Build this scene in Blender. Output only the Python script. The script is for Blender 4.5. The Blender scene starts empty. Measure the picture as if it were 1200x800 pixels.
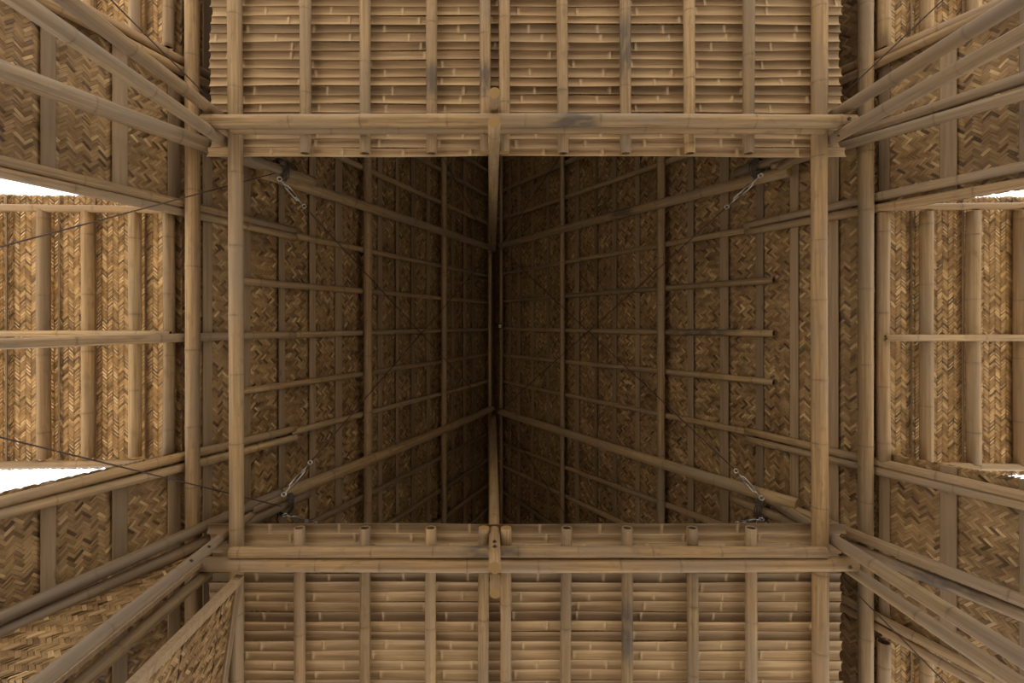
import bpy, math, random
import numpy as np
from mathutils import Vector, Matrix

scene = bpy.context.scene
COL = scene.collection
R = math.radians
rng = random.Random(7)

# ------------------------------------------------------------------ camera, sky, sun, exposure
F, CX, CY = 567.0, 577.0, 380.5        # focal length and zenith point, in pixels of the 1200x800 frame
CAMZ = 0.5                              # camera height over the ground (it lies almost on the floor, looking straight up)
cam_d = bpy.data.cameras.new('camera')
cam_d.sensor_width = 36.0
cam_d.lens = 36.0 * F / 1200.0
cam_d.shift_x = (600 - CX) / 1200.0
cam_d.shift_y = (CY - 400) / 1200.0
cam_d.clip_start = 0.02
cam = bpy.data.objects.new('camera', cam_d)
COL.objects.link(cam)
cam.location = (0, 0, CAMZ)
cam.rotation_euler = (math.pi, 0, 0)
scene.camera = cam

w = bpy.data.worlds.new('overcast_sky')
scene.world = w
w.use_nodes = True
bg = w.node_tree.nodes['Background']
bg.inputs[0].default_value = (0.93, 0.96, 1.0, 1)
bg.inputs[1].default_value = 1.6
sd = bpy.data.lights.new('sun', 'SUN')
sd.energy = 4.2
sd.angle = R(6)
sd.color = (1.0, 0.93, 0.83)
so = bpy.data.objects.new('sun', sd)
COL.objects.link(so)
so.rotation_euler = (R(10), R(-38), 0)
so.location = (0, 0, 20)

vs = scene.view_settings
vs.view_transform = 'Standard'
vs.look = 'None'
vs.gamma = 1.0
vs.use_curve_mapping = False
vs.exposure = 0.76

# ------------------------------------------------------------------ materials
def new_mat(name):
    m = bpy.data.materials.new(name)
    m.use_nodes = True
    nt = m.node_tree
    for n in list(nt.nodes):
        nt.nodes.remove(n)
    out = nt.nodes.new('ShaderNodeOutputMaterial')
    b = nt.nodes.new('ShaderNodeBsdfPrincipled')
    nt.links.new(b.outputs[0], out.inputs[0])
    return m, nt, b

def N(nt, t, **kw):
    n = nt.nodes.new(t)
    for k, v in kw.items():
        if k.startswith('i_'):
            key = k[2:]
            n.inputs[int(key) if key.isdigit() else key].default_value = v
        else:
            setattr(n, k, v)
    return n

def ramp(nt, fac, stops):
    n = nt.nodes.new('ShaderNodeValToRGB')
    el = n.color_ramp.elements
    while len(el) < len(stops):
        el.new(0.5)
    for e, (p, c) in zip(el, stops):
        e.position = p
        e.color = (*c, 1)
    nt.links.new(fac, n.inputs[0])
    return n.outputs[0]

def mixc(nt, fac, a, b, blend='MIX'):
    n = nt.nodes.new('ShaderNodeMix')
    n.data_type = 'RGBA'
    n.blend_type = blend
    for s, v in ((n.inputs[0], fac), (n.inputs[6], a), (n.inputs[7], b)):
        if hasattr(v, 'is_linked'):
            nt.links.new(v, s)
        else:
            s.default_value = v if not isinstance(v, tuple) else (*v, 1)
    return n.outputs[2]

def math_n(nt, op, a, b=0.0, clamp=False):
    n = nt.nodes.new('ShaderNodeMath')
    n.operation = op
    n.use_clamp = clamp
    for s, v in ((n.inputs[0], a), (n.inputs[1], b)):
        if hasattr(v, 'is_linked'):
            nt.links.new(v, s)
        else:
            s.default_value = v
    return n.outputs[0]

def stretched(nt, scale, detail=3.0, w_from=None, nscale=1.0):
    """noise stretched along the grain, in object space, different for every object"""
    tc = N(nt, 'ShaderNodeTexCoord')
    mp = N(nt, 'ShaderNodeMapping')
    mp.inputs['Scale'].default_value = scale
    nt.links.new(tc.outputs['Object'], mp.inputs[0])
    nz = N(nt, 'ShaderNodeTexNoise', noise_dimensions='4D')
    nz.inputs['Scale'].default_value = nscale
    nz.inputs['Detail'].default_value = detail
    nt.links.new(mp.outputs[0], nz.inputs['Vector'])
    oi = N(nt, 'ShaderNodeObjectInfo')
    nt.links.new(math_n(nt, 'MULTIPLY', oi.outputs['Random'], 50.0), nz.inputs['W'])
    return nz.outputs['Fac'], oi.outputs['Random']

def bump(nt, b, h, strength, dist=0.004):
    bp = N(nt, 'ShaderNodeBump')
    bp.inputs['Strength'].default_value = strength
    bp.inputs['Distance'].default_value = dist
    nt.links.new(h, bp.inputs['Height'])
    nt.links.new(bp.outputs[0], b.inputs['Normal'])

def bamboo_material(name, lo, hi, grey):
    m, nt, b = new_mat(name)
    grain, rnd = stretched(nt, (85, 85, 2.6), 5)
    big, _ = stretched(nt, (9, 9, 1.5), 3)
    mot, _ = stretched(nt, (26, 26, 12), 4)
    c = ramp(nt, grain, [(0.30, lo), (0.70, hi)])
    c = mixc(nt, ramp(nt, mot, [(0.55, (0, 0, 0)), (0.72, (0.6, 0.6, 0.6))]), c, (0.17, 0.115, 0.065))
    g = ramp(nt, big, [(0.42, (0, 0, 0)), (0.62, (1, 1, 1))])
    gm = math_n(nt, 'MULTIPLY', g, 0.75)
    c = mixc(nt, gm, c, grey)
    # whole culms differ a little
    c = mixc(nt, 1.0, c, ramp(nt, rnd, [(0.0, (0.68, 0.665, 0.66)), (0.35, (1.0, 0.93, 0.84)), (0.65, (0.86, 0.85, 0.85)), (1.0, (1.15, 1.12, 1.05))]), 'MULTIPLY')
    at = N(nt, 'ShaderNodeAttribute', attribute_name='mark')
    sp = N(nt, 'ShaderNodeSeparateColor')
    nt.links.new(at.outputs['Color'], sp.inputs[0])
    # R = node groove, G = scorch mark and painted shade inside hollow ends, B = cut end
    c = mixc(nt, math_n(nt, 'MULTIPLY', sp.outputs[0], math_n(nt, 'MULTIPLY', ramp(nt, mot, [(0.35, (0.25, 0.25, 0.25)), (0.6, (1, 1, 1))]), 0.7)), c, (0.10, 0.062, 0.032))
    scn, _ = stretched(nt, (30, 30, 9), 3)
    sc = math_n(nt, 'MULTIPLY', sp.outputs[1], ramp(nt, scn, [(0.3, (0, 0, 0)), (0.55, (1, 1, 1))]), True)
    c = mixc(nt, math_n(nt, 'MULTIPLY', sc, 0.72), c, (0.040, 0.036, 0.038))
    c = mixc(nt, sp.outputs[2], c, (0.30, 0.19, 0.075))
    nt.links.new(c, b.inputs['Base Color'])
    b.inputs['Roughness'].default_value = 0.55
    b.inputs['Specular IOR Level'].default_value = 0.35
    bump(nt, b, grain, 0.25, 0.002)
    return m

M = {}
M['bamboo'] = bamboo_material('weathered_bamboo', (0.225, 0.150, 0.076), (0.43, 0.303, 0.163), (0.25, 0.195, 0.142))
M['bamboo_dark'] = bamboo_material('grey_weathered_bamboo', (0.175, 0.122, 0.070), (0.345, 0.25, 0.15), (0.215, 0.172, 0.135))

def slat_material():
    m, nt, b = new_mat('split_bamboo')
    grain, rnd = stretched(nt, (2.5, 90, 60), 4)
    big, _ = stretched(nt, (2.4, 14, 14), 4)
    c = ramp(nt, grain, [(0.28, (0.275, 0.188, 0.104)), (0.72, (0.50, 0.37, 0.22))])
    c = mixc(nt, ramp(nt, big, [(0.35, (0.6, 0.6, 0.6)), (0.6, (0, 0, 0))]), c, (0.22, 0.138, 0.07))
    c = mixc(nt, 1.0, c, ramp(nt, rnd, [(0.0, (0.50, 0.46, 0.42)), (0.25, (0.85, 0.81, 0.77)), (0.6, (0.98, 0.95, 0.91)), (1.0, (1.18, 1.16, 1.1))]), 'MULTIPLY')
    at = N(nt, 'ShaderNodeAttribute', attribute_name='mark')
    sp = N(nt, 'ShaderNodeSeparateColor')
    nt.links.new(at.outputs['Color'], sp.inputs[0])
    c = mixc(nt, math_n(nt, 'MULTIPLY', sp.outputs[0], 0.4), c, (0.55, 0.42, 0.26))
    nt.links.new(c, b.inputs['Base Color'])
    b.inputs['Roughness'].default_value = 0.6
    bump(nt, b, grain, 0.3, 0.002)
    return m
M['slat'] = slat_material()

def lath_material():
    m, nt, b = new_mat('flat_bamboo_lath')
    grain, rnd = stretched(nt, (60, 2.0, 60), 4)
    c = ramp(nt, grain, [(0.25, (0.20, 0.137, 0.078)), (0.75, (0.34, 0.245, 0.15))])
    kn, _ = stretched(nt, (14, 5, 14), 2)
    c = mixc(nt, ramp(nt, kn, [(0.66, (0, 0, 0)), (0.74, (0.7, 0.7, 0.7))]), c, (0.12, 0.075, 0.04))
    c = mixc(nt, 1.0, c, ramp(nt, rnd, [(0.0, (0.62, 0.6, 0.58)), (1.0, (1.1, 1.07, 1.03))]), 'MULTIPLY')
    nt.links.new(c, b.inputs['Base Color'])
    b.inputs['Roughness'].default_value = 0.65
    bump(nt, b, grain, 0.3, 0.002)
    return m
M['lath'] = lath_material()

def weave_material(name, through=0.0):
    m, nt, b = new_mat(name)
    at = N(nt, 'ShaderNodeAttribute', attribute_name='tint')
    sp = N(nt, 'ShaderNodeSeparateColor')
    nt.links.new(at.outputs['Color'], sp.inputs[0])
    c = ramp(nt, sp.outputs[0], [(0.0, (0.10, 0.058, 0.025)), (0.22, (0.245, 0.152, 0.068)), (0.7, (0.39, 0.258, 0.124)), (1.0, (0.60, 0.44, 0.235))])
    uv = N(nt, 'ShaderNodeUVMap', uv_map='strip')
    mp = N(nt, 'ShaderNodeMapping')
    mp.inputs['Scale'].default_value = (12, 420, 1)
    nt.links.new(uv.outputs[0], mp.inputs[0])
    nz = N(nt, 'ShaderNodeTexNoise', noise_dimensions='2D')
    nz.inputs['Scale'].default_value = 1.0
    nt.links.new(mp.outputs[0], nz.inputs['Vector'])
    c = mixc(nt, 1.0, c, ramp(nt, nz.outputs['Fac'], [(0.3, (0.68, 0.66, 0.62)), (0.7, (1.12, 1.11, 1.09))]), 'MULTIPLY')
    # damp and age stains over the whole mat
    tc = N(nt, 'ShaderNodeTexCoord')
    st = N(nt, 'ShaderNodeTexNoise')
    st.inputs['Scale'].default_value = 2.3
    st.inputs['Detail'].default_value = 4
    nt.links.new(tc.outputs['Object'], st.inputs['Vector'])
    c = mixc(nt, 1.0, c, ramp(nt, st.outputs['Fac'], [(0.35, (0.68, 0.64, 0.60)), (0.62, (1.08, 1.07, 1.05))]), 'MULTIPLY')
    nt.links.new(c, b.inputs['Base Color'])
    b.inputs['Roughness'].default_value = 0.55
    b.inputs['Specular IOR Level'].default_value = 0.35
    if through:
        # single thin layer of matting: some daylight comes through
        thin_layer(nt, b, mixc(nt, 0.35, c, (0.74, 0.62, 0.45)), through)
    return m
def thin_layer(nt, b, c, through):
    out = [n for n in nt.nodes if n.type == 'OUTPUT_MATERIAL'][0]
    tr = N(nt, 'ShaderNodeBsdfTranslucent')
    if hasattr(c, 'is_linked'):
        nt.links.new(c, tr.inputs[0])
    else:
        tr.inputs[0].default_value = (*c, 1)
    mx = N(nt, 'ShaderNodeMixShader')
    mx.inputs[0].default_value = through
    nt.links.new(b.outputs[0], mx.inputs[1])
    nt.links.new(tr.outputs[0], mx.inputs[2])
    nt.links.new(mx.outputs[0], out.inputs[0])
M['weave'] = weave_material('woven_bamboo_strip')
M['weave_thin'] = weave_material('woven_bamboo_strip_single_layer', 0.42)

def flat_material(name, a, bcol, rough=0.7, scale=20.0, metal=0.0):
    m, nt, b = new_mat(name)
    tc = N(nt, 'ShaderNodeTexCoord')
    nz = N(nt, 'ShaderNodeTexNoise')
    nz.inputs['Scale'].default_value = scale
    nz.inputs['Detail'].default_value = 5
    nt.links.new(tc.outputs['Object'], nz.inputs['Vector'])
    nt.links.new(ramp(nt, nz.outputs['Fac'], [(0.3, a), (0.7, bcol)]), b.inputs['Base Color'])
    b.inputs['Roughness'].default_value = rough
    b.inputs['Metallic'].default_value = metal
    return m
M['backing'] = flat_material('mat_backing', (0.12, 0.07, 0.03), (0.19, 0.115, 0.05))  # dark sheet added behind the weave to stop light leaking through
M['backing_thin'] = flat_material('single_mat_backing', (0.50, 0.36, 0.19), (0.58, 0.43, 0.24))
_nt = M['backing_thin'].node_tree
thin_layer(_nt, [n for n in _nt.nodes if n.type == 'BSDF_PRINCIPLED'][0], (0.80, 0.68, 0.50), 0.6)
M['ground'] = flat_material('sandy_ground', (0.52, 0.455, 0.36), (0.64, 0.565, 0.45), 0.9, 1.5)
M['earth'] = flat_material('low_bounce_floor', (0.12, 0.088, 0.06), (0.18, 0.135, 0.095), 0.95, 3.0)  # dark tone chosen to cut light bounced onto the lofts
M['cable'] = flat_material('dark_cable', (0.035, 0.022, 0.018), (0.07, 0.042, 0.032), 0.5, 80)
M['rope'] = flat_material('dark_tie_wire', (0.03, 0.024, 0.024), (0.06, 0.045, 0.042), 0.5, 60)
M['steel'] = flat_material('galvanised_steel', (0.50, 0.50, 0.50), (0.66, 0.66, 0.66), 0.35, 60, 0.9)
M['bolt'] = flat_material('rusty_bolt', (0.05, 0.035, 0.026), (0.12, 0.085, 0.06), 0.5, 90, 0.5)
M['socket'] = flat_material('black_plastic', (0.012, 0.012, 0.012), (0.02, 0.02, 0.02), 0.4)
M['glass'] = flat_material('milky_bulb_glass', (0.75, 0.75, 0.73), (0.8, 0.8, 0.78), 0.15)

# ------------------------------------------------------------------ object helpers
def link(name, me, mat, parent=None):
    o = bpy.data.objects.new(name, me)
    COL.objects.link(o)
    if me is not None and mat is not None:
        me.materials.append(M[mat])
    if parent is not None:
        o.parent = parent
    return o

def tag(o, label=None, cat=None, group=None, kind=None):
    if label: o['label'] = label
    if cat: o['category'] = cat
    if group: o['group'] = group
    if kind: o['kind'] = kind
    return o

def empty(name, loc=(0, 0, 0)):
    o = bpy.data.objects.new(name, None)
    o.empty_display_size = 0.1
    COL.objects.link(o)
    o.location = loc
    return o

def mesh_from(name, verts, faces, smooth=True):
    me = bpy.data.meshes.new(name)
    me.from_pydata(verts, [], faces)
    if smooth:
        me.polygons.foreach_set('use_smooth', [True] * len(me.polygons))
    me.update()
    return me

def box_mesh(name, a, b, bev=0.0):
    """box between corners a and b, top and bottom edges chamfered by bev"""
    (x0, y0, z0), (x1, y1, z1) = a, b
    e = bev
    v = []
    for z, i in ((z0, e), (z0 + e, 0), (z1 - e, 0), (z1, e)):
        v += [(x0 + i, y0 + i, z), (x1 - i, y0 + i, z), (x1 - i, y1 - i, z), (x0 + i, y1 - i, z)]
    f = [(3, 2, 1, 0), (12, 13, 14, 15)]
    for k in range(3):
        for j in range(4):
            p, q = k * 4 + j, k * 4 + (j + 1) % 4
            f.append((p, q, q + 4, p + 4))
    return mesh_from(name, v, f, False)

SIDES = 14
def culm_mesh(name, length, r0, r1, seed, bend=0.006, scorch=(), hollow=True, node_gap=(0.36, 0.54)):
    """a bamboo culm along local +Z: swollen nodes with a groove, slight taper and bend, open hollow ends"""
    rr = random.Random(seed)
    st = [(0.0, 1.0, 0.0), (length, 1.0, 0.0)]
    z = rr.uniform(0.05, 0.25)
    while z < length - 0.04:
        if z > 0.03:
            for dz, k, n in ((-0.022, 1.0, 0), (-0.007, 1.03, 0.1), (-0.0018, 1.01, 0.8), (0.0018, 1.01, 0.8), (0.007, 1.045, 0.15), (0.024, 1.0, 0)):
                st.append((z + dz, k, n))
        g = rr.uniform(*node_gap)
        st.append((z + g * 0.5, 0.985, 0.0))
        z += g
    st = sorted(s for s in st if 0 <= s[0] <= length)
    ph1, ph2, a1, a2 = rr.uniform(0, 6.28), rr.uniform(0, 6.28), rr.uniform(0.4, 1) * bend, rr.uniform(0.4, 1) * bend
    verts, mark, faces = [], [], []
    def ring(z, r, n, g, bcol):
        t = z / length
        ox = a1 * math.sin(math.pi * t) * math.cos(ph1) * min(length, 3) + 0.3 * a2 * math.sin(z * 2.1 + ph2)
        oy = a1 * math.sin(math.pi * t) * math.sin(ph1) * min(length, 3) + 0.3 * a2 * math.cos(z * 1.7 + ph2)
        for k in range(SIDES):
            a = 2 * math.pi * k / SIDES
            verts.append((ox + r * math.cos(a), oy + r * math.sin(a), z))
            mark.append((n, g, bcol, 1))
    def scor(z):
        s = 0.0
        for (t0, t1) in scorch:
            t = z / length
            c, hw = (t0 + t1) / 2, (t1 - t0) / 2
            s = max(s, max(0.0, 1 - abs(t - c) / hw))
        return min(1, s * 1.8)
    # extra rings near scorch marks so that the mark has a soft edge
    for (t0, t1) in scorch:
        for k in range(9):
            zz = (t0 + (t1 - t0) * k / 8) * length
            if 0 < zz < length and all(abs(zz - s[0]) > 0.008 for s in st):
                st.append((zz, 1.0, 0.0))
    st.sort()
    rad = lambda z: r0 + (r1 - r0) * z / length
    depth = min(0.09, length * 0.2)
    if hollow:
        ring(depth, rad(0) * 0.76, 0.9, 1, 0)  # inner wall painted dark for the shade of the hollow
        ring(0.004, rad(0) * 0.78, 0.9, 1, 0)
        ring(0.0, rad(0) * 0.79, 0, 0, 1)
    for z, k, n in st:
        ring(z, rad(z) * k, n, scor(z), 0)
    if not hollow:
        ring(0.0, rad(0) * 0.9, 0, 0, 1)
        verts[-SIDES:], mark[-SIDES:] = verts[-SIDES:], mark[-SIDES:]
        cap0 = verts[-SIDES:]
        del verts[-SIDES:], mark[-SIDES:]
        verts[:0] = cap0
        mark[:0] = [(0, 0, 1, 1)] * SIDES
        ring(length, rad(length) * 0.9, 0, 0, 1)
    if hollow:
        ring(length, rad(length) * 0.79, 0, 0, 1)
        ring(length - 0.004, rad(length) * 0.78, 0.9, 1, 0)  # same painted shade inside the far end
        ring(length - depth, rad(length) * 0.76, 0.9, 1, 0)
    nr = len(verts) // SIDES
    for i in range(nr - 1):
        for k in range(SIDES):
            a, b2 = i * SIDES + k, i * SIDES + (k + 1) % SIDES
            faces.append((a, b2, b2 + SIDES, a + SIDES))
    faces.append(tuple(range(SIDES - 1, -1, -1)))
    faces.append(tuple(range((nr - 1) * SIDES, nr * SIDES)))
    me = mesh_from(name, verts, faces)
    ca = me.color_attributes.new('mark', 'FLOAT_COLOR', 'POINT')
    ca.data.foreach_set('color', np.array(mark, dtype=np.float32).ravel())
    return me

def orient(p0, p1):
    d = (p1 - p0)
    q = d.to_track_quat('Z', 'Y')
    return Matrix.Translation(p0) @ q.to_matrix().to_4x4()

_seed = [100]
def pole(name, p0, p1, r0, r1=None, label=None, cat=None, group=None, parent=None, mat='bamboo', bend=0.006, scorch=(), bolts=(), hollow=True, node_gap=(0.36, 0.54)):
    _seed[0] += 1
    p0, p1 = Vector(p0), Vector(p1)
    r1 = r0 if r1 is None else r1
    me = culm_mesh(name, (p1 - p0).length, r0, r1, _seed[0], bend, scorch, hollow, node_gap)
    o = link(name, me, mat, parent)
    mw = orient(p0, p1)
    o.matrix_world = mw if parent is None else mw
    if parent is not None:
        o.matrix_parent_inverse = Matrix.Identity(4)
        o.matrix_basis = Matrix.Translation(-parent.location) @ mw
    if label:
        tag(o, label, cat, group, 'thing')
    L = (p1 - p0).length
    for t in bolts:
        # a bolt head on the underside of the culm, the side that faces the floor
        p = p0.lerp(p1, t)
        ax = (p1 - p0).normalized()
        down = Vector((0, 0, -1)) - ax * Vector((0, 0, -1)).dot(ax)
        if down.length < 0.2:
            down = (Vector((0, 0, p.z)) - p)
            down -= ax * down.dot(ax)
        down.normalize()
        r = r0 + (r1 - r0) * t
        bm_ = bolt_mesh()
        bo = link('bolt', bm_, None, o)
        bw = orient(p + down * (r * 0.86), p + down * (r * 1.2))
        bo.matrix_basis = mw.inverted() @ bw
    return o

_bolt = []
def bolt_mesh():
    if not _bolt:
        v, f = [], []
        prof = [(0.013, 0.0), (0.013, 0.006), (0.0085, 0.0065), (0.0085, 0.013), (0.004, 0.014)]
        for r, z in prof:
            for k in range(6):
                a = math.pi / 3 * k
                v.append((r * math.cos(a), r * math.sin(a), z))
        for i in range(len(prof) - 1):
            for k in range(6):
                a, b2 = i * 6 + k, i * 6 + (k + 1) % 6
                f.append((a, b2, b2 + 6, a + 6))
        f.append(tuple(range(24, 30)))
        me = mesh_from('bolt', v, f, False)
        me.materials.append(M['bolt'])
        _bolt.append(me)
    return _bolt[0]

def tube_mesh(name, pts, r, sides=6):
    v, f = [], []
    pts = [Vector(p) for p in pts]
    for i, p in enumerate(pts):
        d = (pts[min(i + 1, len(pts) - 1)] - pts[max(i - 1, 0)]).normalized()
        up = Vector((0, 0, 1)) if abs(d.z) < 0.9 else Vector((1, 0, 0))
        a = d.cross(up).normalized()
        b2 = d.cross(a)
        for k in range(sides):
            t = 2 * math.pi * k / sides
            v.append(p + (a * math.cos(t) + b2 * math.sin(t)) * r)
    n = len(pts)
    for i in range(n - 1):
        for k in range(sides):
            p, q = i * sides + k, i * sides + (k + 1) % sides
            f.append((p, q, q + sides, p + sides))
    f.append(tuple(range(sides - 1, -1, -1)))
    f.append(tuple(range((n - 1) * sides, n * sides)))
    return mesh_from(name, v, f)

# ------------------------------------------------------------------ the frame of the building
# X runs along the picture's width, Y down the picture, Z up. Depths Z are measured from the camera.
def at(px, py, Z):
    return Vector(((px - CX) * Z / F, (py - CY) * Z / F, CAMZ + Z))

ZR = 7.2                                          # ridge over the camera
KL, KR = (865 - CX) / F, (CX - 210) / F           # run of the two roof slopes per metre of height (they differ)
XL = lambda Z: KL * (Z - ZR) + 0.0125             # the slopes (plane through the thin rafters)
XR = lambda Z: KR * (ZR - Z) + 0.0125
THL, THR = math.atan(KL), math.atan(KR)

def roof_frame(side):
    """origin at the ridge, unit vector up the slope, inward normal"""
    if side == 'L':
        up = Vector((math.sin(THL), 0, math.cos(THL)))
        nin = Vector((math.cos(THL), 0, -math.sin(THL)))
    else:
        up = Vector((-math.sin(THR), 0, math.cos(THR)))
        nin = Vector((-math.cos(THR), 0, -math.sin(THR)))
    return Vector((0.0125, 0, CAMZ + ZR)), up, nin

def roofpt(side, px, py, d=0.0):
    o, up, nin = roof_frame(side)
    ray = Vector(((px - CX) / F, (py - CY) / F, 1.0))
    c = Vector((0, 0, CAMZ))
    t = (nin.dot(o - c) + d) / nin.dot(ray)
    return c + ray * t

def roof_s(side, px):
    """distance below the ridge along the slope of the point seen at column px"""
    o, up, nin = roof_frame(side)
    p = roofpt(side, px, CY)
    return (o - p).dot(up)

def roof_at(side, s, y, d=0.0):
    o, up, nin = roof_frame(side)
    p = o - up * s + nin * d
    return Vector((p.x, y, p.z))

YN, YS = -3.7, 3.9                                # ends of the building

# ------------------------------------------------------------------ woven mats
def weave_mesh(name, width, length, seed, cell=0.0172, full=0.455, spread=1.0, lift=0.0028, along=True, errors=0.03):
    """3/3 twill of flat bamboo strips laid at 45 degrees: every visible float is a bent strip of its own.
    local x = across (0..width), y = along (0..length), +z = the visible face"""
    g = np.random.default_rng(seed)
    s2 = math.sqrt(0.5)
    nmax = int((width + length) * s2 / cell) + 8
    I0, J = [], []
    i = np.arange(-nmax, nmax)
    fl = []
    for fam in (0, 1):
        a, b = np.meshgrid(np.arange(-nmax, nmax), np.arange(-nmax, nmax), indexing='ij')
        # family 0: strip index b, float starts where (a+-b) % 6 == 0 ; family 1: strip index a
        if fam == 0:
            ph = (a + b if along else a - b) % 6 == 0
            st, ln = a[ph], b[ph]
        else:
            ph = (a + b if along else a - b) % 6 == 3
            ph = ph
            # strips of family 1 run along b; cell (a,b) belongs to them where the phase is 3,4,5
            ph1 = ((a + b) if along else (b - a)) % 6 == (3 if along else 1)
            st, ln = b[ph1], a[ph1]
        c0 = (st + 1.5) * cell
        c1 = (ln + 0.5) * cell
        if fam == 0:
            u = (c0 + c1) * s2; v = (c0 - c1) * s2
            du, dv = s2, s2
        else:
            u = (c1 + c0) * s2; v = (c1 - c0) * s2
            du, dv = s2, -s2
        v = v + length / 2; u = u + width / 2
        keep = (u > -0.02) & (u < width + 0.02) & (v > -0.02) & (v < length + 0.02)
        fl.append((u[keep], v[keep], np.full(keep.sum(), du), np.full(keep.sum(), dv), ln[keep], np.full(keep.sum(), fam)))
    u = np.concatenate([f[0] for f in fl]); v = np.concatenate([f[1] for f in fl])
    du = np.concatenate([f[2] for f in fl]); dv = np.concatenate([f[3] for f in fl])
    ln = np.concatenate([f[4] for f in fl]); fam = np.concatenate([f[5] for f in fl])
    n = len(u)
    half = cell * (1.5 + 0.42) * (1 + g.normal(0, 0.02, n))
    wd = cell * full * (1 + g.normal(0, 0.07, n))
    ang = g.normal(0, 0.02, n)
    ca, sa = np.cos(ang), np.sin(ang)
    du, dv = du * ca - dv * sa, du * sa + dv * ca
    nu, nv = -dv, du
    lf = lift * (1 + g.normal(0, 0.25, n))
    # profile along the float: tucked under its neighbours at the ends, arched in the middle
    prof = [(-1.0, -1.0), (-0.62, 0.75), (0.62, 0.75), (1.0, -1.0)]
    V = np.zeros((n, 8, 3), np.float32)
    UV = np.zeros((n, 8, 2), np.float32)
    tilt = g.normal(0, 0.16, n)
    for k, (t, h) in enumerate(prof):
        for q, sgn in enumerate((-1, 1)):
            V[:, k * 2 + q, 0] = u + du * half * t + nu * wd * sgn
            V[:, k * 2 + q, 1] = v + dv * half * t + nv * wd * sgn
            V[:, k * 2 + q, 2] = lf * h + tilt * wd * sgn
            UV[:, k * 2 + q, 0] = half * t + ln * 3.7 + g.random(1) * 0
            UV[:, k * 2 + q, 1] = wd * sgn + ln * 0.731 + fam * 0.37
    # the mat is trimmed along its sides
    V[:, :, 0] = np.clip(V[:, :, 0], -0.004, width + 0.004)
    V[:, :, 1] = np.clip(V[:, :, 1], -0.004, length + 0.004)
    base = np.arange(n)[:, None] * 8
    quads = np.stack([base + np.array(q) for q in ((0, 2, 3, 1), (2, 4, 5, 3), (4, 6, 7, 5))], 1).reshape(-1, 4)
    me = bpy.data.meshes.new(name)
    me.vertices.add(n * 8)
    me.vertices.foreach_set('co', V.ravel())
    nq = len(quads)
    me.loops.add(nq * 4)
    me.loops.foreach_set('vertex_index', quads.ravel().astype(np.int32))
    me.polygons.add(nq)
    me.polygons.foreach_set('loop_start', np.arange(0, nq * 4, 4, dtype=np.int32))
    uvl = me.uv_layers.new(name='strip')
    uvl.data.foreach_set('uv', UV.reshape(-1, 2)[quads.ravel()].ravel())
    # every strip has its own shade, every float a little variation, a few are bleached or dark skin-side strips
    srand = np.random.default_rng(seed + 1).random((2, 4096))
    tone = 0.47 + spread * (0.42 * (srand[fam, ln % 4096] - 0.5) + g.normal(0, 0.13, n))
    pick = g.random(n)
    tone = np.where(pick < errors, tone * 0.25, tone)
    tone = np.where(pick > 1 - errors, tone + 0.38, tone)
    tone = np.clip(tone, 0, 1).astype(np.float32)
    C = np.ones((n, 8, 4), np.float32)
    C[:, :, 0] = tone[:, None]; C[:, :, 1] = g.random(n).astype(np.float32)[:, None]; C[:, :, 2] = fam[:, None]
    at_ = me.color_attributes.new('tint', 'FLOAT_COLOR', 'POINT')
    at_.data.foreach_set('color', C.ravel())
    me.update(calc_edges=True)
    me.validate()
    return me

_mat_n = [0]
def mat_panel(parent, origin, xdir, ydir, width, length, along=True, cell=0.0172, thin=''):
    """one woven mat: a thin backing sheet (the part) with its weave of strips (kind stuff) on the face xdir x ydir"""
    _mat_n[0] += 1
    x, y = Vector(xdir).normalized(), Vector(ydir).normalized()
    z = x.cross(y)
    mw = Matrix((x, y, z)).transposed().to_4x4()
    mw.translation = Vector(origin) - parent.location
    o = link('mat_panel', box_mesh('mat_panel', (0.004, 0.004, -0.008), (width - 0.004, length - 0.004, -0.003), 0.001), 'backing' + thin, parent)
    o.matrix_basis = mw
    s = link('woven_strips', weave_mesh('woven_strips', width, length, 1000 + _mat_n[0], cell=cell, along=along, full=0.475 if thin else 0.46, spread=1.7 if thin else 1.25), 'weave' + thin, o)
    s['kind'] = 'stuff'
    return o

def lath(parent, side, px0, px1, y0, y1, d, thick=0.012, name='batten'):
    """flat lath on a roof slope, running along Y, seen between columns px0 and px1"""
    s0, s1 = roof_s(side, px0), roof_s(side, px1)
    s, wd = (s0 + s1) / 2, abs(s1 - s0)
    o_, up, nin = roof_frame(side)
    me = box_mesh(name, (-wd / 2, 0, -thick / 2), (wd / 2, y1 - y0, thick / 2), 0.003)
    o = link(name, me, 'lath', parent)
    z = nin
    yv = Vector((0, 1, 0))
    x = yv.cross(z)
    mw = Matrix((x, yv, z)).transposed().to_4x4()
    mw.translation = roof_at(side, s, y0, d) - parent.location
    o.matrix_basis = mw
    return o

# ------------------------------------------------------------------ ground
g = link('ground', box_mesh('ground', (-40, -40, -0.3), (40, 40, -0.06)), 'ground')
tag(g, 'pale sandy ground around the bamboo hall', None, None, 'structure')
g = link('floor', box_mesh('floor', (-2.8, YN - 1.2, -0.06), (3.8, YS + 2.6, 0.0), 0.01), 'earth')  # unseen dark slab, stretched past both ends to reduce bounced light
tag(g, 'unseen dark floor of the bamboo hall, added to cut bounce light', None, None, 'structure')

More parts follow.
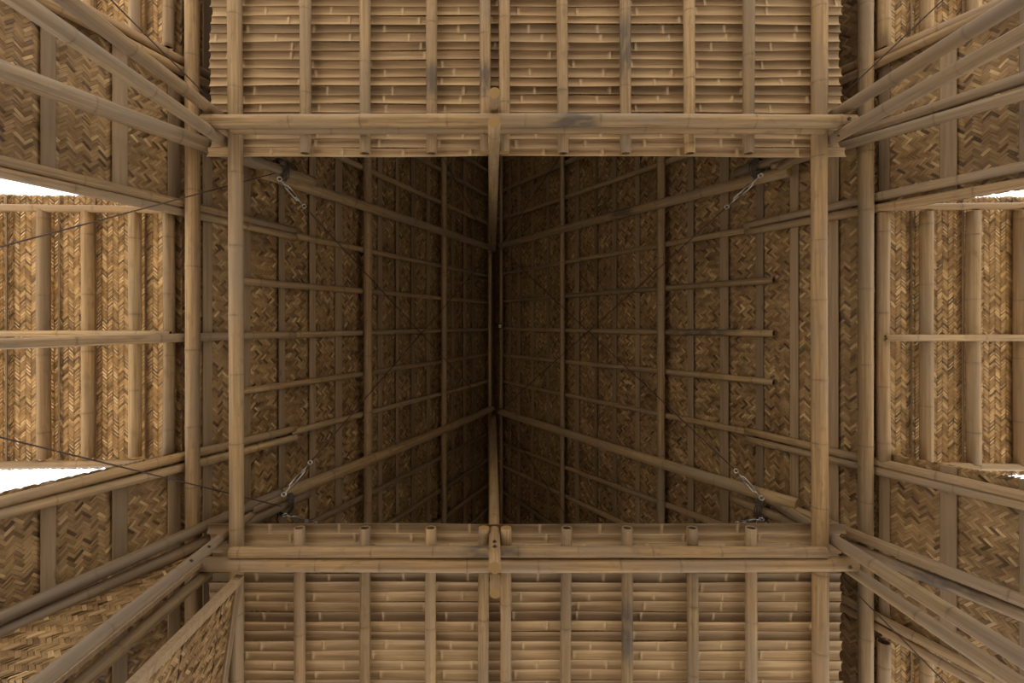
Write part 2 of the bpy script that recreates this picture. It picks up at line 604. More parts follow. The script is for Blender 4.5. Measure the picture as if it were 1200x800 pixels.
# ------------------------------------------------------------------ roof slopes: mats and flat battens
D_MAT, D_LATH = -0.036, -0.024
S_END = (ZR - 0.9) / math.cos(THL), (ZR - 0.9) / math.cos(THR)
OPEN = {'L': [(-3.45, -1.735), (-0.78, 0.84)], 'R': [(-3.45, -1.775), (-0.76, 0.86), (2.02, 3.6)]}
HINGE = {'L': 212, 'R': 1029}
lath_px = {
    'L': [(-260, -232), (-120, -95), (-42, -20), (50, 68), (134, 152), (199, 214), (240, 251), (287, 296), (329, 336), (365, 372), (395, 403), (445, 450), (466, 469), (484, 488),
          (502, 506), (531, 534), (545, 548), (555, 558)],
    'R': [(1480, 1455), (1330, 1305), (1212, 1193), (1120, 1100), (1041, 1028), (981, 969), (934, 924), (893, 884), (852, 842), (811, 804), (748, 743), (721, 716), (698, 695),
          (677, 672), (642, 639), (624, 621), (608, 605), (597, 595)],
}
roofs = {}
for side, nm in (('L', 'left'), ('R', 'right')):
    root = empty('roof_' + nm, (0, 0, 0))
    tag(root, 'steep %s roof slope lined with woven bamboo mats and flat battens' % nm, None, None, 'structure')
    roofs[side] = root
    o_, up, nin = roof_frame(side)
    s_h = roof_s(side, HINGE[side])
    send = S_END[0 if side == 'L' else 1]
    # mats above the hinge line: every second batten carries a seam
    px_b = [0.5 * (a + b) for a, b in lath_px[side] if (b < 800 and side == 'L') or side == 'R']
    seams = sorted(roof_s(side, p) for p in px_b)
    upper = [0.02] + [s for k, s in enumerate(x for x in seams if x < s_h - 0.1) if k % 2 == 0 and s > 0.2] + [s_h]
    n = 0
    ycuts_a = [YN, -2.05, 0.12, 2.3, YS]
    ycuts_b = [YN, -1.35, 0.95, YS]
    for k in range(len(upper) - 1):
        s0, s1 = upper[k], upper[k + 1]
        ov = 0.015
        yc = ycuts_a if k % 2 == 0 else ycuts_b
        for j in range(len(yc) - 1):
            d = D_MAT - 0.010 * (k % 2) - 0.005 * (j % 2)
            wdt = s1 - s0 + 2 * ov
            xdir = -up if side == 'R' else up
            org = roof_at(side, (s0 - ov) if side == 'R' else (s1 + ov), yc[j] - 0.01, d)
            # face normal must be nin: xdir x Y = nin
            if Vector(xdir).cross(Vector((0, 1, 0))).dot(nin) < 0:
                xdir = -Vector(xdir)
                org = roof_at(side, (s1 + ov) if side == 'R' else (s0 - ov), yc[j] - 0.01, d)
            mat_panel(root, org, xdir, (0, 1, 0), wdt, yc[j + 1] - yc[j] + 0.02, along=(n % 3 != 1))
            n += 1
    # solid strips between the openings, below the hinge line
    solid, y = [], YN
    for a, b in OPEN[side]:
        solid.append((y, a)); y = b
    solid.append((y, YS))
    lower = [s_h] + [s for k, s in enumerate(x for x in seams if s_h + 0.1 < x < send - 0.2) if k % 2 == 0] + [send]
    for (y0, y1) in solid:
        if y1 - y0 < 0.15:
            continue
        for k in range(len(lower) - 1):
            s0, s1 = lower[k], lower[k + 1]
            ov = 0.015
            d = D_MAT - 0.010 * (k % 2)
            xdir, org_s = up, s1 + ov
            if Vector(xdir).cross(Vector((0, 1, 0))).dot(nin) < 0:
                xdir, org_s = -up, s0 - ov
            mat_panel(root, roof_at(side, org_s, y0, d), xdir, (0, 1, 0), s1 - s0 + 2 * ov, y1 - y0, along=(n % 2 == 0))
            n += 1
        for a, b in lath_px[side]:
            if 0.5 * (roof_s(side, a) + roof_s(side, b)) > s_h + 0.02 and 0.5 * (roof_s(side, a) + roof_s(side, b)) < send:
                lath(root, side, a, b, y0, y1, D_LATH)
    for a, b in lath_px[side]:
        if 0.5 * (roof_s(side, a) + roof_s(side, b)) <= s_h + 0.02:
            lath(root, side, a, b, YN, YS, D_LATH)

# ridge cap closing the slopes at the top
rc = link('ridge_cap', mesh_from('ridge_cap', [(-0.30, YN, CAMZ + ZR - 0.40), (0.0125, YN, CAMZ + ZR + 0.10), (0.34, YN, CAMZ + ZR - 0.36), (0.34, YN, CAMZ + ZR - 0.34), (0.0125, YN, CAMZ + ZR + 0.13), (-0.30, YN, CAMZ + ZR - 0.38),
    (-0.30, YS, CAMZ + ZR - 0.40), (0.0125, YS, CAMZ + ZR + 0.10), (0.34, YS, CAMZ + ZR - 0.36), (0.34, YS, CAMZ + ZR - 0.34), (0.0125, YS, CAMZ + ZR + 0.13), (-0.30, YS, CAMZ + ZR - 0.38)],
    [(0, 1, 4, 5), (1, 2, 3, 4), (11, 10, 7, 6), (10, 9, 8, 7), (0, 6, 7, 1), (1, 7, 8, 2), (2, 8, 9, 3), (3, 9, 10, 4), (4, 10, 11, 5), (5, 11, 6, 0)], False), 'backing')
rc.parent = roofs['L']

# unseen gable walls above the lofts, added to keep daylight out of the void
for nm, y, sg in (('front', YN, 1), ('back', YS, -1)):
    zf = 3.15
    v = [(XL(zf) - 0.10, y, CAMZ + zf), (XR(zf) + 0.10, y, CAMZ + zf), (0.0125, y, CAMZ + ZR + 0.17)]
    v2 = [(a, b - 0.02 * sg, c) for a, b, c in v]
    gw = link('added_wall_' + nm, mesh_from('added_wall_' + nm, v + v2, [(0, 1, 2), (5, 4, 3), (0, 3, 4, 1), (1, 4, 5, 2), (2, 5, 3, 0)], False), 'backing')
    tag(gw, 'unseen gable wall added above the %s loft to keep light out' % nm, None, None, 'structure')

# ------------------------------------------------------------------ lofts: split bamboo slats
def slat_mesh(x0, x1, wd, hollow, seed, tilt):
    rr = random.Random(seed)
    st = []
    x = x0
    nodes = []
    x = x0 + rr.uniform(0.03, 0.42)
    while x < x1 - 0.03:
        nodes.append(x)
        x += rr.uniform(0.36, 0.50)
    st = [(x0, 1, 0), (x1, 1, 0)]
    for q in nodes:
        for dx, h, mk in ((-0.020, 1, 0), (-0.010, 0.75, 0.3), (-0.005, 0.12, 1), (0.005, 0.12, 1), (0.010, 0.75, 0.3), (0.020, 1, 0)):
            st.append((q + dx, h, mk))
    xx = x0 + 0.15
    while xx < x1:
        if all(abs(xx - q) > 0.05 for q in nodes):
            st.append((xx, 1, 0))
        xx += 0.2
    st = sorted(s for s in st if x0 <= s[0] <= x1)
    P = 7
    verts, mark, faces = [], [], []
    p1, p2 = rr.uniform(0, 6), rr.uniform(0, 6)
    for x, h, mk in st:
        wob = 0.0035 * math.sin(x * 2.3 + p1) + 0.002 * math.sin(x * 5.1 + p2)
        wl = wd * (1 + 0.05 * math.sin(x * 1.7 + p2))
        for k in range(P):
            t = -1 + 2 * k / (P - 1)
            z = hollow * (1 - t * t) * h + tilt * t
            verts.append((x, wob + t * wl / 2, z)); mark.append((mk, 0, 0, 1))
        for k in range(P - 1, -1, -1):
            t = -1 + 2 * k / (P - 1)
            z = hollow * (1 - t * t) + tilt * t + 0.006
            verts.append((x, wob + t * wl / 2, z)); mark.append((0, 0, 0, 1))
    m = 2 * P
    for i in range(len(st) - 1):
        for k in range(m):
            a, b = i * m + k, i * m + (k + 1) % m
            faces.append((b, a, a + m, b + m))
    faces.append(tuple(range(m)))
    faces.append(tuple(range((len(st) - 1) * m + m - 1, (len(st) - 1) * m - 1, -1)))
    me = mesh_from('slat', verts, faces, False)
    ca = me.color_attributes.new('mark', 'FLOAT_COLOR', 'POINT')
    ca.data.foreach_set('color', np.array(mark, dtype=np.float32).ravel())
    return me

Z_SLAT = 3.105
def loft(label, y_edge, y_far, sgn, pitch, hollow, seed, tilt):
    root = empty('loft_floor', (0, y_edge, CAMZ + Z_SLAT))
    tag(root, label, None, None, 'structure')
    rr = random.Random(seed)
    n = int(abs(y_far - y_edge) / pitch)
    for k in range(n):
        yc = y_edge + sgn * (k + 0.5) * pitch
        x0 = (246 - CX) * Z_SLAT / F + rr.uniform(-0.012, 0.012)
        x1 = (986 - CX) * Z_SLAT / F + rr.uniform(-0.012, 0.012)
        if k == 0:
            x0 -= 0.02; x1 += 0.03
        me = slat_mesh(x0, x1, pitch * 1.05, hollow * rr.uniform(0.7, 1.2), seed * 100 + k, tilt + rr.uniform(-0.003, 0.003))
        o = link('slat', me, 'slat', root)
        o.location = (0, yc - y_edge, rr.uniform(0, 0.003))
        # a lengthwise joint: object coordinates differ through the object's random value
    return root
Y_E1 = (183 - CY) * Z_SLAT / F
Y_E2 = (614 - CY) * Z_SLAT / F
loft('loft floor of split bamboo slats at the top of the picture', Y_E1, -3.5, -1, 0.0565, 0.013, 11, -0.0055)
loft('loft floor of split bamboo slats at the bottom of the picture', Y_E2, 3.7, 1, 0.0625, 0.011, 12, 0.0035)

# ------------------------------------------------------------------ joists under the lofts
ORD = ['first', 'second', 'third', 'fourth', 'fifth', 'sixth', 'seventh', 'eighth', 'ninth', 'tenth', 'eleventh', 'twelfth', 'thirteenth', 'fourteenth', 'fifteenth']
ZJ = 3.062
jx = [358, 428, 506, 569, 591, 660, 733, 808, 877]
jb = [351, 428, 505, 567, 593, 664, 735, 811, 880]
for k, x in enumerate(jx):
    sc = ((0.70, 0.84),) if k in (2, 3) else (((0.55, 0.80),) if k == 6 else ())
    y1 = (180 if k not in (3, 4) else 179)
    a = at(x, y1, ZJ); b = at(x + rng.uniform(-1.5, 1.5), -190, ZJ)
    pole('floor_joist', b, a, 0.036, 0.034, 'round bamboo joist under the upper slatted loft, %s from the left' % ORD[k], 'joist', 'joists under the upper loft', scorch=sc, hollow=(k not in (3, 4)), bend=0.003)
for k, x in enumerate(jb):
    sc = ((0.2, 0.45),) if k == 6 else (((0.05, 0.16),) if k == 7 else ())
    a = at(x, 618, ZJ); b = at(x + rng.uniform(-1.5, 1.5), 985, ZJ)
    pole('floor_joist', a, b, 0.034, 0.036, 'round bamboo joist under the lower slatted loft, %s from the left' % ORD[k], 'joist', 'joists under the lower loft', scorch=sc, hollow=(k not in (3, 4)), bend=0.003)
# long poles over the whole length, beside the void
pole('edge_pole', at(273.5, -190, ZJ), at(277, 985, ZJ), 0.044, 0.043, 'long bamboo edge pole crossing the void on the left, joining both lofts', 'pole', 'edge poles of the lofts', bend=0.004)
pole('edge_pole', at(960.5, -190, ZJ), at(962.5, 985, ZJ), 0.046, 0.048, 'long bamboo edge pole crossing the void on the right, joining both lofts', 'pole', 'edge poles of the lofts', bend=0.004)

# cross beams under the joists
ZB = 2.978
def beam(x0, x1, y, r, label, sc=(), bend=0.003, bolts=(), z=ZB):
    return pole('cross_beam', at(x0, y, z), at(x1, y, z), r, r * 0.97, label, 'beam', 'cross beams carrying the lofts', scorch=sc, bend=bend, bolts=bolts)
beam(238, 1001, 142.3, 0.041, 'thicker bamboo cross beam under the upper loft joists', ((0.52, 0.62),), bolts=(0.985,), z=2.948)
beam(272, 965, 151.5, 0.031, 'thinner bamboo cross beam behind the thicker one under upper loft', bend=0.002, z=2.994)
beam(270, 968, 647.0, 0.035, 'thinner bamboo cross beam under the lower loft, nearer the void', ((0.38, 0.5),), bend=0.002)
beam(238, 1002, 660.5, 0.043, 'thicker bamboo cross beam under the lower loft joists', bend=0.005, bolts=(0.985,))

# ------------------------------------------------------------------ posts
def post(x, y, ztop, r, label, zbot=-CAMZ, bolts=(), lean=(0, 0)):
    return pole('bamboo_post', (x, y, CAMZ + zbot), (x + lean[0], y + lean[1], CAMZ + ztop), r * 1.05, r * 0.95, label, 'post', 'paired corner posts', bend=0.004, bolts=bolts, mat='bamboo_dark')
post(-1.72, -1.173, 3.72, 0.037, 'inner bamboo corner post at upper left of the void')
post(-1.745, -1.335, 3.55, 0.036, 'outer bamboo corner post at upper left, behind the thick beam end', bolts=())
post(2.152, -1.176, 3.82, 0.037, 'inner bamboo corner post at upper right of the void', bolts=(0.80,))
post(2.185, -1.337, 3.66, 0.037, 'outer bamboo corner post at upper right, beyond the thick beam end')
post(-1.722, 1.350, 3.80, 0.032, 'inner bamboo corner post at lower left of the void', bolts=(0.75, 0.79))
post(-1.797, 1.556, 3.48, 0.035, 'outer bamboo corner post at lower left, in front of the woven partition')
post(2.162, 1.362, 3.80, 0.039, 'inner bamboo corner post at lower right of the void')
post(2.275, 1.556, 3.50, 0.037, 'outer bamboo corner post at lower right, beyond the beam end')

def strut(x, y, z0, z1, r0, r1, label, bolts=()):
    return pole('king_post', (x, y, CAMZ + z0), (x, y, CAMZ + z1), r0, r1, label, 'post', 'king posts', bend=0.0015, hollow=False, bolts=bolts)
strut(0.010, -1.098, 2.62, 7.02, 0.034, 0.046, 'tall king post rising from the upper cross beam to the ridge')
strut(0.012, -1.331, 2.78, 4.2, 0.033, 0.033, 'short outer king post hanging beyond the upper cross beam')
strut(0.014, 1.325, 2.64, 7.02, 0.034, 0.046, 'tall king post rising from the lower cross beam to the ridge', bolts=(0.04, 0.055))
strut(0.016, 1.546, 2.79, 4.2, 0.033, 0.033, 'short outer king post hanging beyond the lower cross beam')

# ------------------------------------------------------------------ rafters
def rafter(side, p0, p1, r0, r1, d, label, group, sc=(), bolts=(), mat='bamboo', bend=0.004, gap=(0.36, 0.54), name='rafter', hollow=True):
    return pole(name, roofpt(side, p0[0], p0[1], d), roofpt(side, p1[0], p1[1], d), r0, r1, label, 'rafter', group, scorch=sc, bolts=bolts, mat=mat, bend=bend, node_gap=gap, hollow=hollow)

DT = 0.009
thin = {
    'L': [((500, 160), (574, 201)), ((440, 158), (574, 231)), ((340, 158), (574, 263)), ((345, 276), (574, 323)), ((282, 329), (574, 354.5)), ((330, 393), (574, 386)),
          ((282, 459), (574, 414.5)), ((340, 507), (574, 446)), ((330, 630), (574, 506)), ((420, 635), (574, 537)), ((490, 630), (574, 566)), ((530, 634), (574, 594))],
    'R': [((640, 163), (588, 190)), ((730, 162), (588, 224)), ((870, 158), (588, 257)), ((880, 268), (588, 321)), ((907, 328), (588, 353)), ((907, 390.5), (588, 385)),
          ((907, 448), (588, 416)), ((885, 508), (588, 447)), ((880, 628), (588, 519)), ((770, 632), (588, 545)), ((680, 636), (588, 575)), ((640, 638), (588, 604))],
}
for side, nm in (('L', 'left'), ('R', 'right')):
    for k, (a, b) in enumerate(thin[side]):
        sc = ((0.06, 0.30),) if (side == 'R' and k == 5) else ()
        rafter(side, a, b, 0.028, 0.023, DT, 'thin bamboo rafter on the %s roof slope, %s from the top of the picture' % (nm, ORD[k]), 'thin rafters of the %s slope' % nm, sc, bend=0.003)

# lapped pairs beside the openings (nearest the middle) and the pole that crosses the left opening
DP = 0.014
pairs = [
    ('L', (-70, 172), (346, 270), 0.029, 'upper of two lapped rafters above the left middle opening'),
    ('L', (-70, 187), (346, 277.5), 0.029, 'lower of two lapped rafters above the left middle opening'),
    ('L', (-70, 606), (345, 502.5), 0.030, 'upper of two lapped rafters below the left middle opening'),
    ('L', (-70, 620), (347, 512), 0.030, 'lower of two lapped rafters below the left middle opening'),
    ('L', (-70, 405), (345, 392), 0.029, 'single bamboo rafter crossing the middle of the left opening'),
    ('R', (1270, 181), (873, 264.5), 0.031, 'upper of two lapped rafters above the right middle opening'),
    ('R', (1270, 202), (874, 272), 0.031, 'lower of two lapped rafters above the right middle opening'),
    ('R', (1270, 597), (874, 504.5), 0.030, 'upper of two lapped rafters below the right middle opening'),
    ('R', (1270, 609), (875, 514), 0.029, 'lower of two lapped rafters below the right middle opening'),
    ('L', (40, -22), (255, 94), 0.029, 'upper of two rafters beside the far opening at upper left corner'),
    ('L', (10, -20), (255, 105), 0.031, 'lower of two rafters beside the far opening at upper left corner'),
    ('R', (1230, -20), (968, 91), 0.031, 'upper of two rafters beside the far opening at upper right corner'),
    ('R', (1230, -22), (968, 103), 0.030, 'lower of two rafters beside the far opening at upper right corner'),
    ('R', (1230, 830), (972, 693), 0.030, 'upper of two rafters beside the far opening at lower right corner'),
    ('R', (1230, 848), (972, 702), 0.030, 'lower of two rafters beside the far opening at lower right corner'),
]
for side, a, b, r, lab in pairs:
    rafter(side, a, b, r, r * 0.95, DP, lab, 'rafters beside the roof openings', gap=(0.3, 0.45), bolts=())

# main truss rafters
DM = 0.15
mains = [
    ('L', (305, 201), (577, 291), 0.046, 0.040, 'thick main rafter climbing to the ridge on the upper left', ()),
    ('R', (925, 200), (586, 288), 0.046, 0.040, 'thick main rafter climbing to the ridge on the upper right', ((0.36, 0.46),)),
    ('L', (292, 596), (577, 479), 0.050, 0.044, 'thick main rafter climbing to the ridge on the lower left', ()),
    ('R', (935, 592), (586, 482), 0.050, 0.044, 'thick main rafter climbing to the ridge on the lower right', ()),
]
for side, a, b, r0, r1, lab, sc in mains:
    rafter(side, a, b, r0, r1, DM, lab, 'main truss rafters', sc, hollow=False)
lowers = [
    ('L', (-60, 60), (367, 214), 0.050, 'lower left main rafter, above the corner posts at upper left', ()),
    ('R', (1260, 72), (862, 203), 0.035, 'upper of the two lower main rafters at upper right', ()),
    ('R', (1260, 93), (905, 195), 0.034, 'lower of the two lower main rafters at upper right', ()),
    ('L', (-60, 751), (330, 577), 0.036, 'upper of the two lower main rafters at lower left', ()),
    ('L', (-60, 769), (362, 578), 0.037, 'lower of the two lower main rafters at lower left', ()),
    ('R', (1260, 728), (880, 577), 0.036, 'upper of the two lower main rafters at lower right', ()),
    ('R', (1260, 745), (858, 584), 0.036, 'scorched lower one of the two lower main rafters at lower right', ((0.1, 0.42),)),
]
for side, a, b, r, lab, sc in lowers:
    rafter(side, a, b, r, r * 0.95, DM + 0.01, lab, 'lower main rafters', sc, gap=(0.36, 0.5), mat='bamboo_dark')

# ------------------------------------------------------------------ purlins
def purlin(side, px, r, d, label, y0=YN + 0.1, y1=YS - 0.1):
    a = roofpt(side, px, CY, d)
    return pole('purlin', (a.x, y0, a.z), (a.x, y1, a.z), r, r * 0.96, label, 'purlin', 'purlins', bend=0.003)
purlin('L', 224, 0.044, 0.088, 'thick bamboo purlin beside the awnings on the left')
purlin('L', 431, 0.040, 0.075, 'lower bamboo purlin of the left slope inside the void')
purlin('L', 520.5, 0.034, 0.068, 'higher bamboo purlin of the left slope inside the void')
purlin('R', 1014.5, 0.045, 0.088, 'thick bamboo purlin beside the awnings on the right')
purlin('R', 773.5, 0.038, 0.072, 'lower bamboo purlin of the right slope inside the void')
purlin('R', 658.5, 0.029, 0.063, 'higher bamboo purlin of the right slope inside the void')
for px, lab in ((574, 'left of the two slim ridge poles'), (587.5, 'right of the two slim ridge poles')):
    a = at(px, CY, 6.93)
    pole('ridge_pole', (a.x, YN + 0.1, a.z), (a.x, YS - 0.1, a.z), 0.026, 0.025, lab, 'pole', 'ridge poles', bend=0.002)

# ------------------------------------------------------------------ awnings: roof flaps held up flat over the openings
def awning(side, y0, y1, label, zs, poles_px, seams_px, xpoles, length=1.75):
    sg = -1 if side == 'L' else 1
    zh = zs
    hx = (207 - CX) * zh / F if side == 'L' else (1029 - CX) * zh / F
    drop = math.tan(R(3.5))
    root = empty('awning', (hx, (y0 + y1) / 2, CAMZ + zh))
    tag(root, label, 'awning', 'raised awnings', 'thing')
    out = Vector((sg, 0, -drop)).normalized()
    nd = Vector((0, -1, 0)).cross(out) if side == 'R' else Vector((0, 1, 0)).cross(out)
    if nd.z > 0: nd = -nd
    def depth_t(px):       # distance along the awning of the point seen at column px
        # hinge + t*out ; x/Z = (px-CX)/F
        q = (px - CX) / F
        return (q * zh - hx) / (out.x - q * out.z)
    cuts = [0.0] + sorted(depth_t(p) for p in seams_px) + [length]
    step = cuts[-2] - cuts[-3] if len(cuts) > 3 else 0.36
    while length - cuts[-2] > 0.5:
        cuts.insert(-1, cuts[-2] + 0.36)
    for k in range(len(cuts) - 1):
        c0, c1 = cuts[k] - 0.008, cuts[k + 1] + 0.008
        base = Vector((hx, 0, CAMZ + zh)) - nd * (0.045 + 0.011 * (k % 2))
        xd, t = out, c0
        if xd.cross(Vector((0, 1, 0))).dot(nd) < 0:
            xd, t = -out, c1
        o = base + out * t
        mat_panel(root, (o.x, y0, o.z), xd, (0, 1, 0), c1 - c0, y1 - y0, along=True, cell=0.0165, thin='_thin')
        # rolled edge lath at the seam
        if k:
            p = base + out * (cuts[k] + 0.02) + nd * 0.008
            lo = link('edge_lath', box_mesh('edge_lath', (-0.006, 0, -0.004), (0.006, y1 - y0 - 0.03, 0.004), 0.001), 'lath', root)
            lo.location = Vector((p.x, y0 + 0.015, p.z)) - root.location
    for px, r in poles_px:
        t = depth_t(px)
        p = Vector((hx, 0, CAMZ + zh)) + out * t - nd * 0.012
        pole('batten', (p.x, y0 + 0.10, p.z), (p.x, y1 - 0.08, p.z), r, r, parent=root, bend=0.003)
    t = poles_px[-1] and depth_t(poles_px[-1][0])
    ext = 0.33
    while t + ext < length - 0.1:
        p = Vector((hx, 0, CAMZ + zh)) + out * (t + ext) - nd * 0.012
        pole('batten', (p.x, y0 + 0.10, p.z), (p.x, y1 - 0.08, p.z), 0.036, 0.036, parent=root, bend=0.003)
        t += ext
    for yy, r, dd in xpoles:
        p0 = Vector((hx, yy, CAMZ + zh)) + out * 0.02 + nd * dd
        p1 = Vector((hx, yy, CAMZ + zh)) + out * (length - 0.02) + nd * dd
        pole('rail', p0, p1, r, r, parent=root, bend=0.002)
    return root
ZA = 3.13
yy = lambda py, z=ZA: (py - CY) * z / F
pl = [(196, 0.035), (156.5, 0.037), (101, 0.035), (49.5, 0.037)]
sl = [169, 110, 66, 5]
awning('L', yy(229), yy(549), 'bright raised woven awning at middle left with a sky gap at each end', ZA, pl, sl, [(yy(246), 0.024, 0.0), (yy(391), 0.020, 0.030), (yy(541), 0.024, 0.0)])
awning('L', -3.5, -1.715, 'raised woven awning seen at the top left corner of the picture', ZA, pl, sl, [(-3.4, 0.024, 0.0), (-1.765, 0.024, -0.012)])
ZAR = 3.2
pr = [(1037, 0.040), (1087.5, 0.038), (1143, 0.038), (1199, 0.038)]
sr = [1071, 1131, 1192]
yr = lambda py: (py - CY) * ZAR / F
awning('R', yr(231), yr(556), 'raised woven awning at middle right of the picture', ZAR, pr, sr, [(yr(243), 0.023, 0.0), (yr(395.5), 0.022, 0.035), (yr(545), 0.024, 0.0)])
awning('R', -3.5, -1.75, 'raised woven awning seen at the top right corner of the picture', ZAR, pr, sr, [(-3.4, 0.024, 0.0), (-1.765, 0.024, -0.012)])
awning('R', 2.00, 3.65, 'raised woven awning seen at the bottom right corner of the picture', ZAR, pr, sr, [(2.045, 0.024, -0.012), (3.55, 0.024, 0.0)])

# ------------------------------------------------------------------ woven partition and framed door leaf at lower left
def partition():
    Y = 1.445
    root = empty('partition', (-1.78, Y, 0))
    tag(root, 'pale woven partition closing the side aisle behind the lower left posts', 'partition', None, 'thing')
    x1 = -1.775
    zs = [0.35, 1.95, 3.05]
    for k in range(2):
        z0, z1 = zs[k], zs[k + 1]
        # sheets cut to the slope of the roof
        xo0, xo1 = XL(z0) + 0.10, XL(z1) + 0.10
        wdt = x1 - xo0
        me = weave_mesh('woven_strips', wdt, z1 - z0 + 0.02, 5000 + k, cell=0.0205, along=False)
        # drop the strips outside the slope
        co = np.zeros(len(me.vertices) * 3, np.float32)
        me.vertices.foreach_get('co', co)
        co = co.reshape(-1, 3)
        lim = (co[:, 1] / (z1 - z0)) * (xo1 - xo0)
        bad = co[:, 0] < lim
        if bad.any():
            co[bad, 0] = lim[bad]
            me.vertices.foreach_set('co', co.ravel())
            me.update()
        h = z1 - z0
        v = [(0, 0, -0.008), (wdt, 0, -0.008), (wdt, h, -0.008), (xo1 - xo0, h, -0.008), (0, 0, -0.003), (wdt, 0, -0.003), (wdt, h, -0.003), (xo1 - xo0, h, -0.003)]
        b = link('mat_panel', mesh_from('mat_panel', v, [(3, 2, 1, 0), (4, 5, 6, 7), (0, 1, 5, 4), (1, 2, 6, 5), (2, 3, 7, 6), (3, 0, 4, 7)], False), 'backing', root)
        mw = Matrix(((1, 0, 0), (0, 0, 1), (0, -1, 0))).transposed().to_4x4()   # x -> X, y -> Z, face -> -Y
        mw = Matrix(((1, 0, 0, 0), (0, 0, -1, 0), (0, 1, 0, 0), (0, 0, 0, 1)))
        mw.translation = Vector((xo0, Y + (0.004 if k else -0.006), CAMZ + z0 - (0.03 if k == 0 else 0))) - root.location
        b.matrix_basis = mw
        s = link('woven_strips', me, 'weave', b)
        s['kind'] = 'stuff'
    # frayed edge binding of split bamboo along the post
    e = link('edge_lath', box_mesh('edge_lath', (-0.012, -0.012, 0), (0.012, 0.012, 2.66), 0.003), 'lath', root)
    e.location = Vector((x1 - 0.004, Y + 0.012, CAMZ + 0.35)) - root.location
partition()

def door_leaf():
    root = empty('door_leaf', (-1.54, 1.55, CAMZ + 0.6))
    root.rotation_euler = (0, 0, R(8.5))
    tag(root, 'framed woven door leaf standing ajar below the lower left loft', 'door', None, 'thing')
    Wd, H = 0.95, 2.40
    def bx(name, a, b, mat='lath', bev=0.004):
        return link(name, box_mesh(name, a, b, bev), mat, root)
    bx('stile', (-0.045, 0, 0), (0.0, 0.045, H))
    bx('stile', (-0.045, Wd - 0.045, 0), (0.0, Wd, H))
    bx('top_rail', (-0.040, 0.045, H - 0.06), (-0.002, Wd - 0.045, H))
    bx('bottom_rail', (-0.040, 0.045, 0), (-0.002, Wd - 0.045, 0.06))
    bx('rail', (-0.034, 0.045, 1.84), (-0.026, Wd - 0.045, 1.855), 'backing', 0.001)  # no real rail: dark strip standing in for the gap between mats
    bx('rail', (-0.034, 0.045, 2.20), (-0.026, Wd - 0.045, 2.215), 'backing', 0.001)  # second dark strip painted in place of a seam gap
    for k, (z0, z1) in enumerate(((0.06, 1.0), (1.0, 1.84), (1.855, 2.20), (2.215, H - 0.06))):
        o = link('mat_panel', box_mesh('mat_panel', (0, 0, -0.008), (Wd - 0.09, z1 - z0, -0.003), 0.001), 'backing', root)
        # x -> +Y, y -> +Z, face -> +X
        mw = Matrix(((0, 0, 1, 0), (1, 0, 0, 0), (0, 1, 0, 0), (0, 0, 0, 1)))
        mw.translation = Vector((-0.020, 0.045, z0))
        o.matrix_basis = mw
        s = link('woven_strips', weave_mesh('woven_strips', Wd - 0.09, z1 - z0, 6000 + k, along=True), 'weave', o)
        s['kind'] = 'stuff'
door_leaf()

# ------------------------------------------------------------------ bracing cables, turnbuckles and lashings
def cable(p0, p1, label, sag=0.0, r=0.0042):
    pts = [p0.lerp(p1, t / 12) + Vector((0, 0, -sag * math.sin(math.pi * t / 12))) for t in range(13)]
    base = pts[0]
    me = tube_mesh('bracing_cable', [p - base for p in pts], r)
    o = link('bracing_cable', me, 'cable')
    o.location = base
    tag(o, label, 'cable', 'bracing cables', 'thing')

def turnbuckle(p0, p1, label):
    """eye, threaded rod, open body of two bars, rod, eye"""
    ax = (p1 - p0)
    L = ax.length
    root = empty('turnbuckle', p0)
    root.rotation_mode = 'QUATERNION'
    root.rotation_quaternion = ax.to_track_quat('Z', 'Y')
    tag(root, label, 'turnbuckle', 'turnbuckles', 'thing')
    for sx in (-1, 1):
        b = link('body_bar', tube_mesh('body_bar', [(0, 0, L * 0.22), (sx * 0.013, 0, L * 0.27), (sx * 0.013, 0, L * 0.73), (0, 0, L * 0.78)], 0.0055), 'steel', root)
    for z0, z1 in ((0.06, 0.36), (0.64, 0.94)):
        link('threaded_rod', tube_mesh('threaded_rod', [(0, 0, L * z0), (0, 0, L * z1)], 0.0055), 'steel', root)
    for zc in (0.02, 0.98):
        pts = [(0.016 * math.cos(a), 0, L * zc + 0.016 * math.sin(a)) for a in [2 * math.pi * k / 12 for k in range(13)]]
        link('eye', tube_mesh('eye', pts, 0.005), 'steel', root)

def lashing(c, axis, rad, turns, height, label):
    axis = axis.normalized()
    a = axis.orthogonal().normalized()
    b = axis.cross(a)
    pts = []
    n = turns * 16
    for k in range(n + 1):
        t = 2 * math.pi * k / 16
        pts.append(a * (rad * math.cos(t)) + b * (rad * 1.15 * math.sin(t)) + axis * (height * (k / n - 0.5) + 0.014 * math.sin(k * 0.61)))
    o = link('wire_lashing', tube_mesh('wire_lashing', pts, 0.0042), 'rope')
    o.location = c
    tag(o, label, 'lashing', 'wire lashings', 'thing')

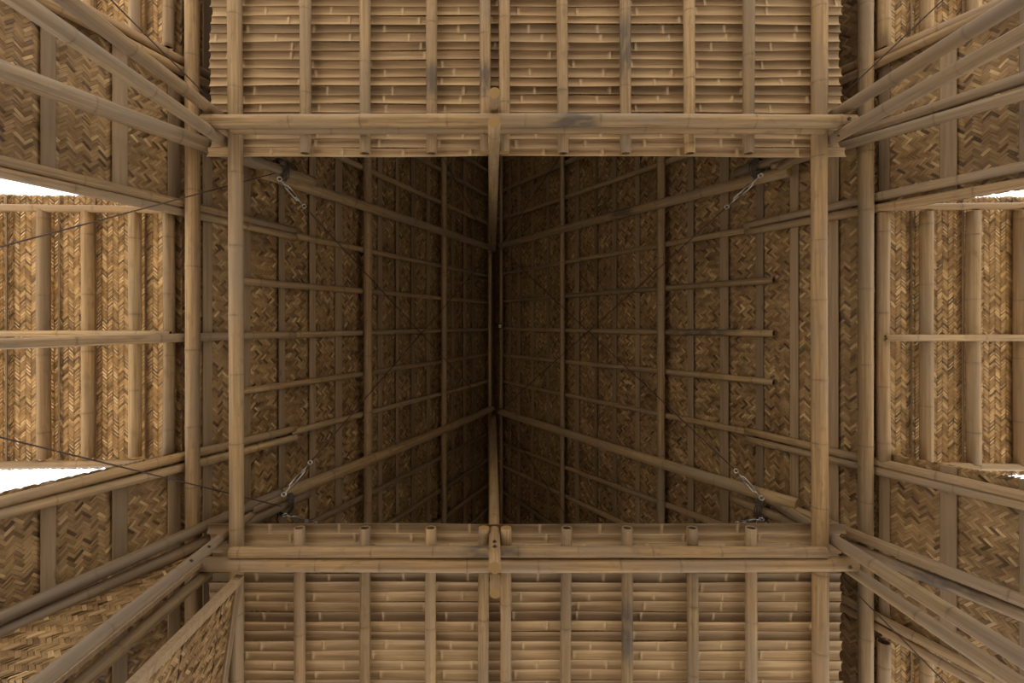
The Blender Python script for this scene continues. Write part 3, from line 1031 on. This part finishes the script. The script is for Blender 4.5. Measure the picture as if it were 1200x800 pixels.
DB = 0.235
corner = {  # side, lashing pixel, turnbuckle start and end, names
    'upper left': ('L', (328, 200), (327, 209), (357, 242), (577, 481)),
    'upper right': ('R', (888, 198), (892, 205), (851, 243), (587, 480)),
    'lower left': ('L', (333, 590), (332, 580), (364, 541), (577, 294)),
    'lower right': ('R', (894, 596), (893, 584), (862, 551), (587, 292)),
}
for nm, (side, lp, t0, t1, apex) in corner.items():
    ax = (roofpt(side, lp[0] + (60 if side == 'L' else -60), lp[1] + (20 if lp[1] < 400 else -20), 0.15) - roofpt(side, *lp, 0.15))
    lashing(roofpt(side, *lp, 0.16), ax, 0.078, 5, 0.045, 'dark wire lashing tying the %s post to its rafter' % nm)
    a, b = roofpt(side, *t0, DB), roofpt(side, *t1, DB)
    turnbuckle(a, b, 'steel turnbuckle of the cable at the %s of the void' % nm)
    cable(b, at(apex[0], apex[1], 6.9), 'thin dark cable crossing the %s slope from the %s turnbuckle to the ridge' % ('left' if side == 'L' else 'right', nm), 0.01, 0.0048)
a, b = roofpt('L', 333, 603, DB), roofpt('L', 370, 613, DB)
turnbuckle(a, b, 'steel turnbuckle lying along the lower loft edge at left')
a, b = roofpt('R', 893, 608, DB), roofpt('R', 864, 613, DB)
turnbuckle(a, b, 'steel turnbuckle lying along the lower loft edge at right')
cable(roofpt('L', 322, 203, 0.235), roofpt('L', -70, 308, 0.20), 'dark cable running out across the left awning from the upper post')
cable(roofpt('L', 330, 593, 0.235), roofpt('L', -70, 495, 0.20), 'dark cable running out across the left awning from the lower post')
cable(roofpt('L', 300, 170, 0.22), roofpt('L', 85, -45, 0.20), 'dark cable slanting over the top left awning')
cable(roofpt('R', 930, 165, 0.22), roofpt('R', 1158, -50, 0.20), 'dark cable slanting over the top right awning')
cable(roofpt('R', 935, 626, 0.22), roofpt('R', 1150, 842, 0.20), 'dark cable slanting over the bottom right awning')
cable(roofpt('L', 485, 122, 0.2), at(576, 290, 6.9), 'thin dark cable from behind the upper loft to the ridge on the left')
cable(roofpt('R', 695, 125, 0.2), at(587, 286, 6.9), 'thin dark cable from behind the upper loft to the ridge on the right')
cable(roofpt('R', 690, 645, 0.2), at(587, 486, 6.9), 'thin dark cable from behind the lower loft to the ridge on the right')

# small bulb hanging under the ridge
def bulb():
    c = at(586, 382, 6.82)
    root = empty('light_bulb', c)
    tag(root, 'small unlit white bulb in a black socket on the right ridge pole', 'bulb', None, 'thing')
    v, f = [], []
    def lathe(name, prof, mat):
        v, f = [], []
        for r, z in prof:
            for k in range(12):
                t = 2 * math.pi * k / 12
                v.append((r * math.cos(t), r * math.sin(t), z))
        for i in range(len(prof) - 1):
            for k in range(12):
                a, b = i * 12 + k, i * 12 + (k + 1) % 12
                f.append((a, b, b + 12, a + 12))
        link(name, mesh_from(name, v, f), mat, root)
    lathe('socket', [(0.001, 0.09), (0.035, 0.09), (0.04, 0.06), (0.042, 0.02), (0.03, 0.0), (0.02, 0.0)], 'socket')
    lathe('bulb_glass', [(0.016, 0.005), (0.02, -0.01), (0.027, -0.03), (0.024, -0.05), (0.012, -0.06), (0.001, -0.062)], 'glass')
bulb()
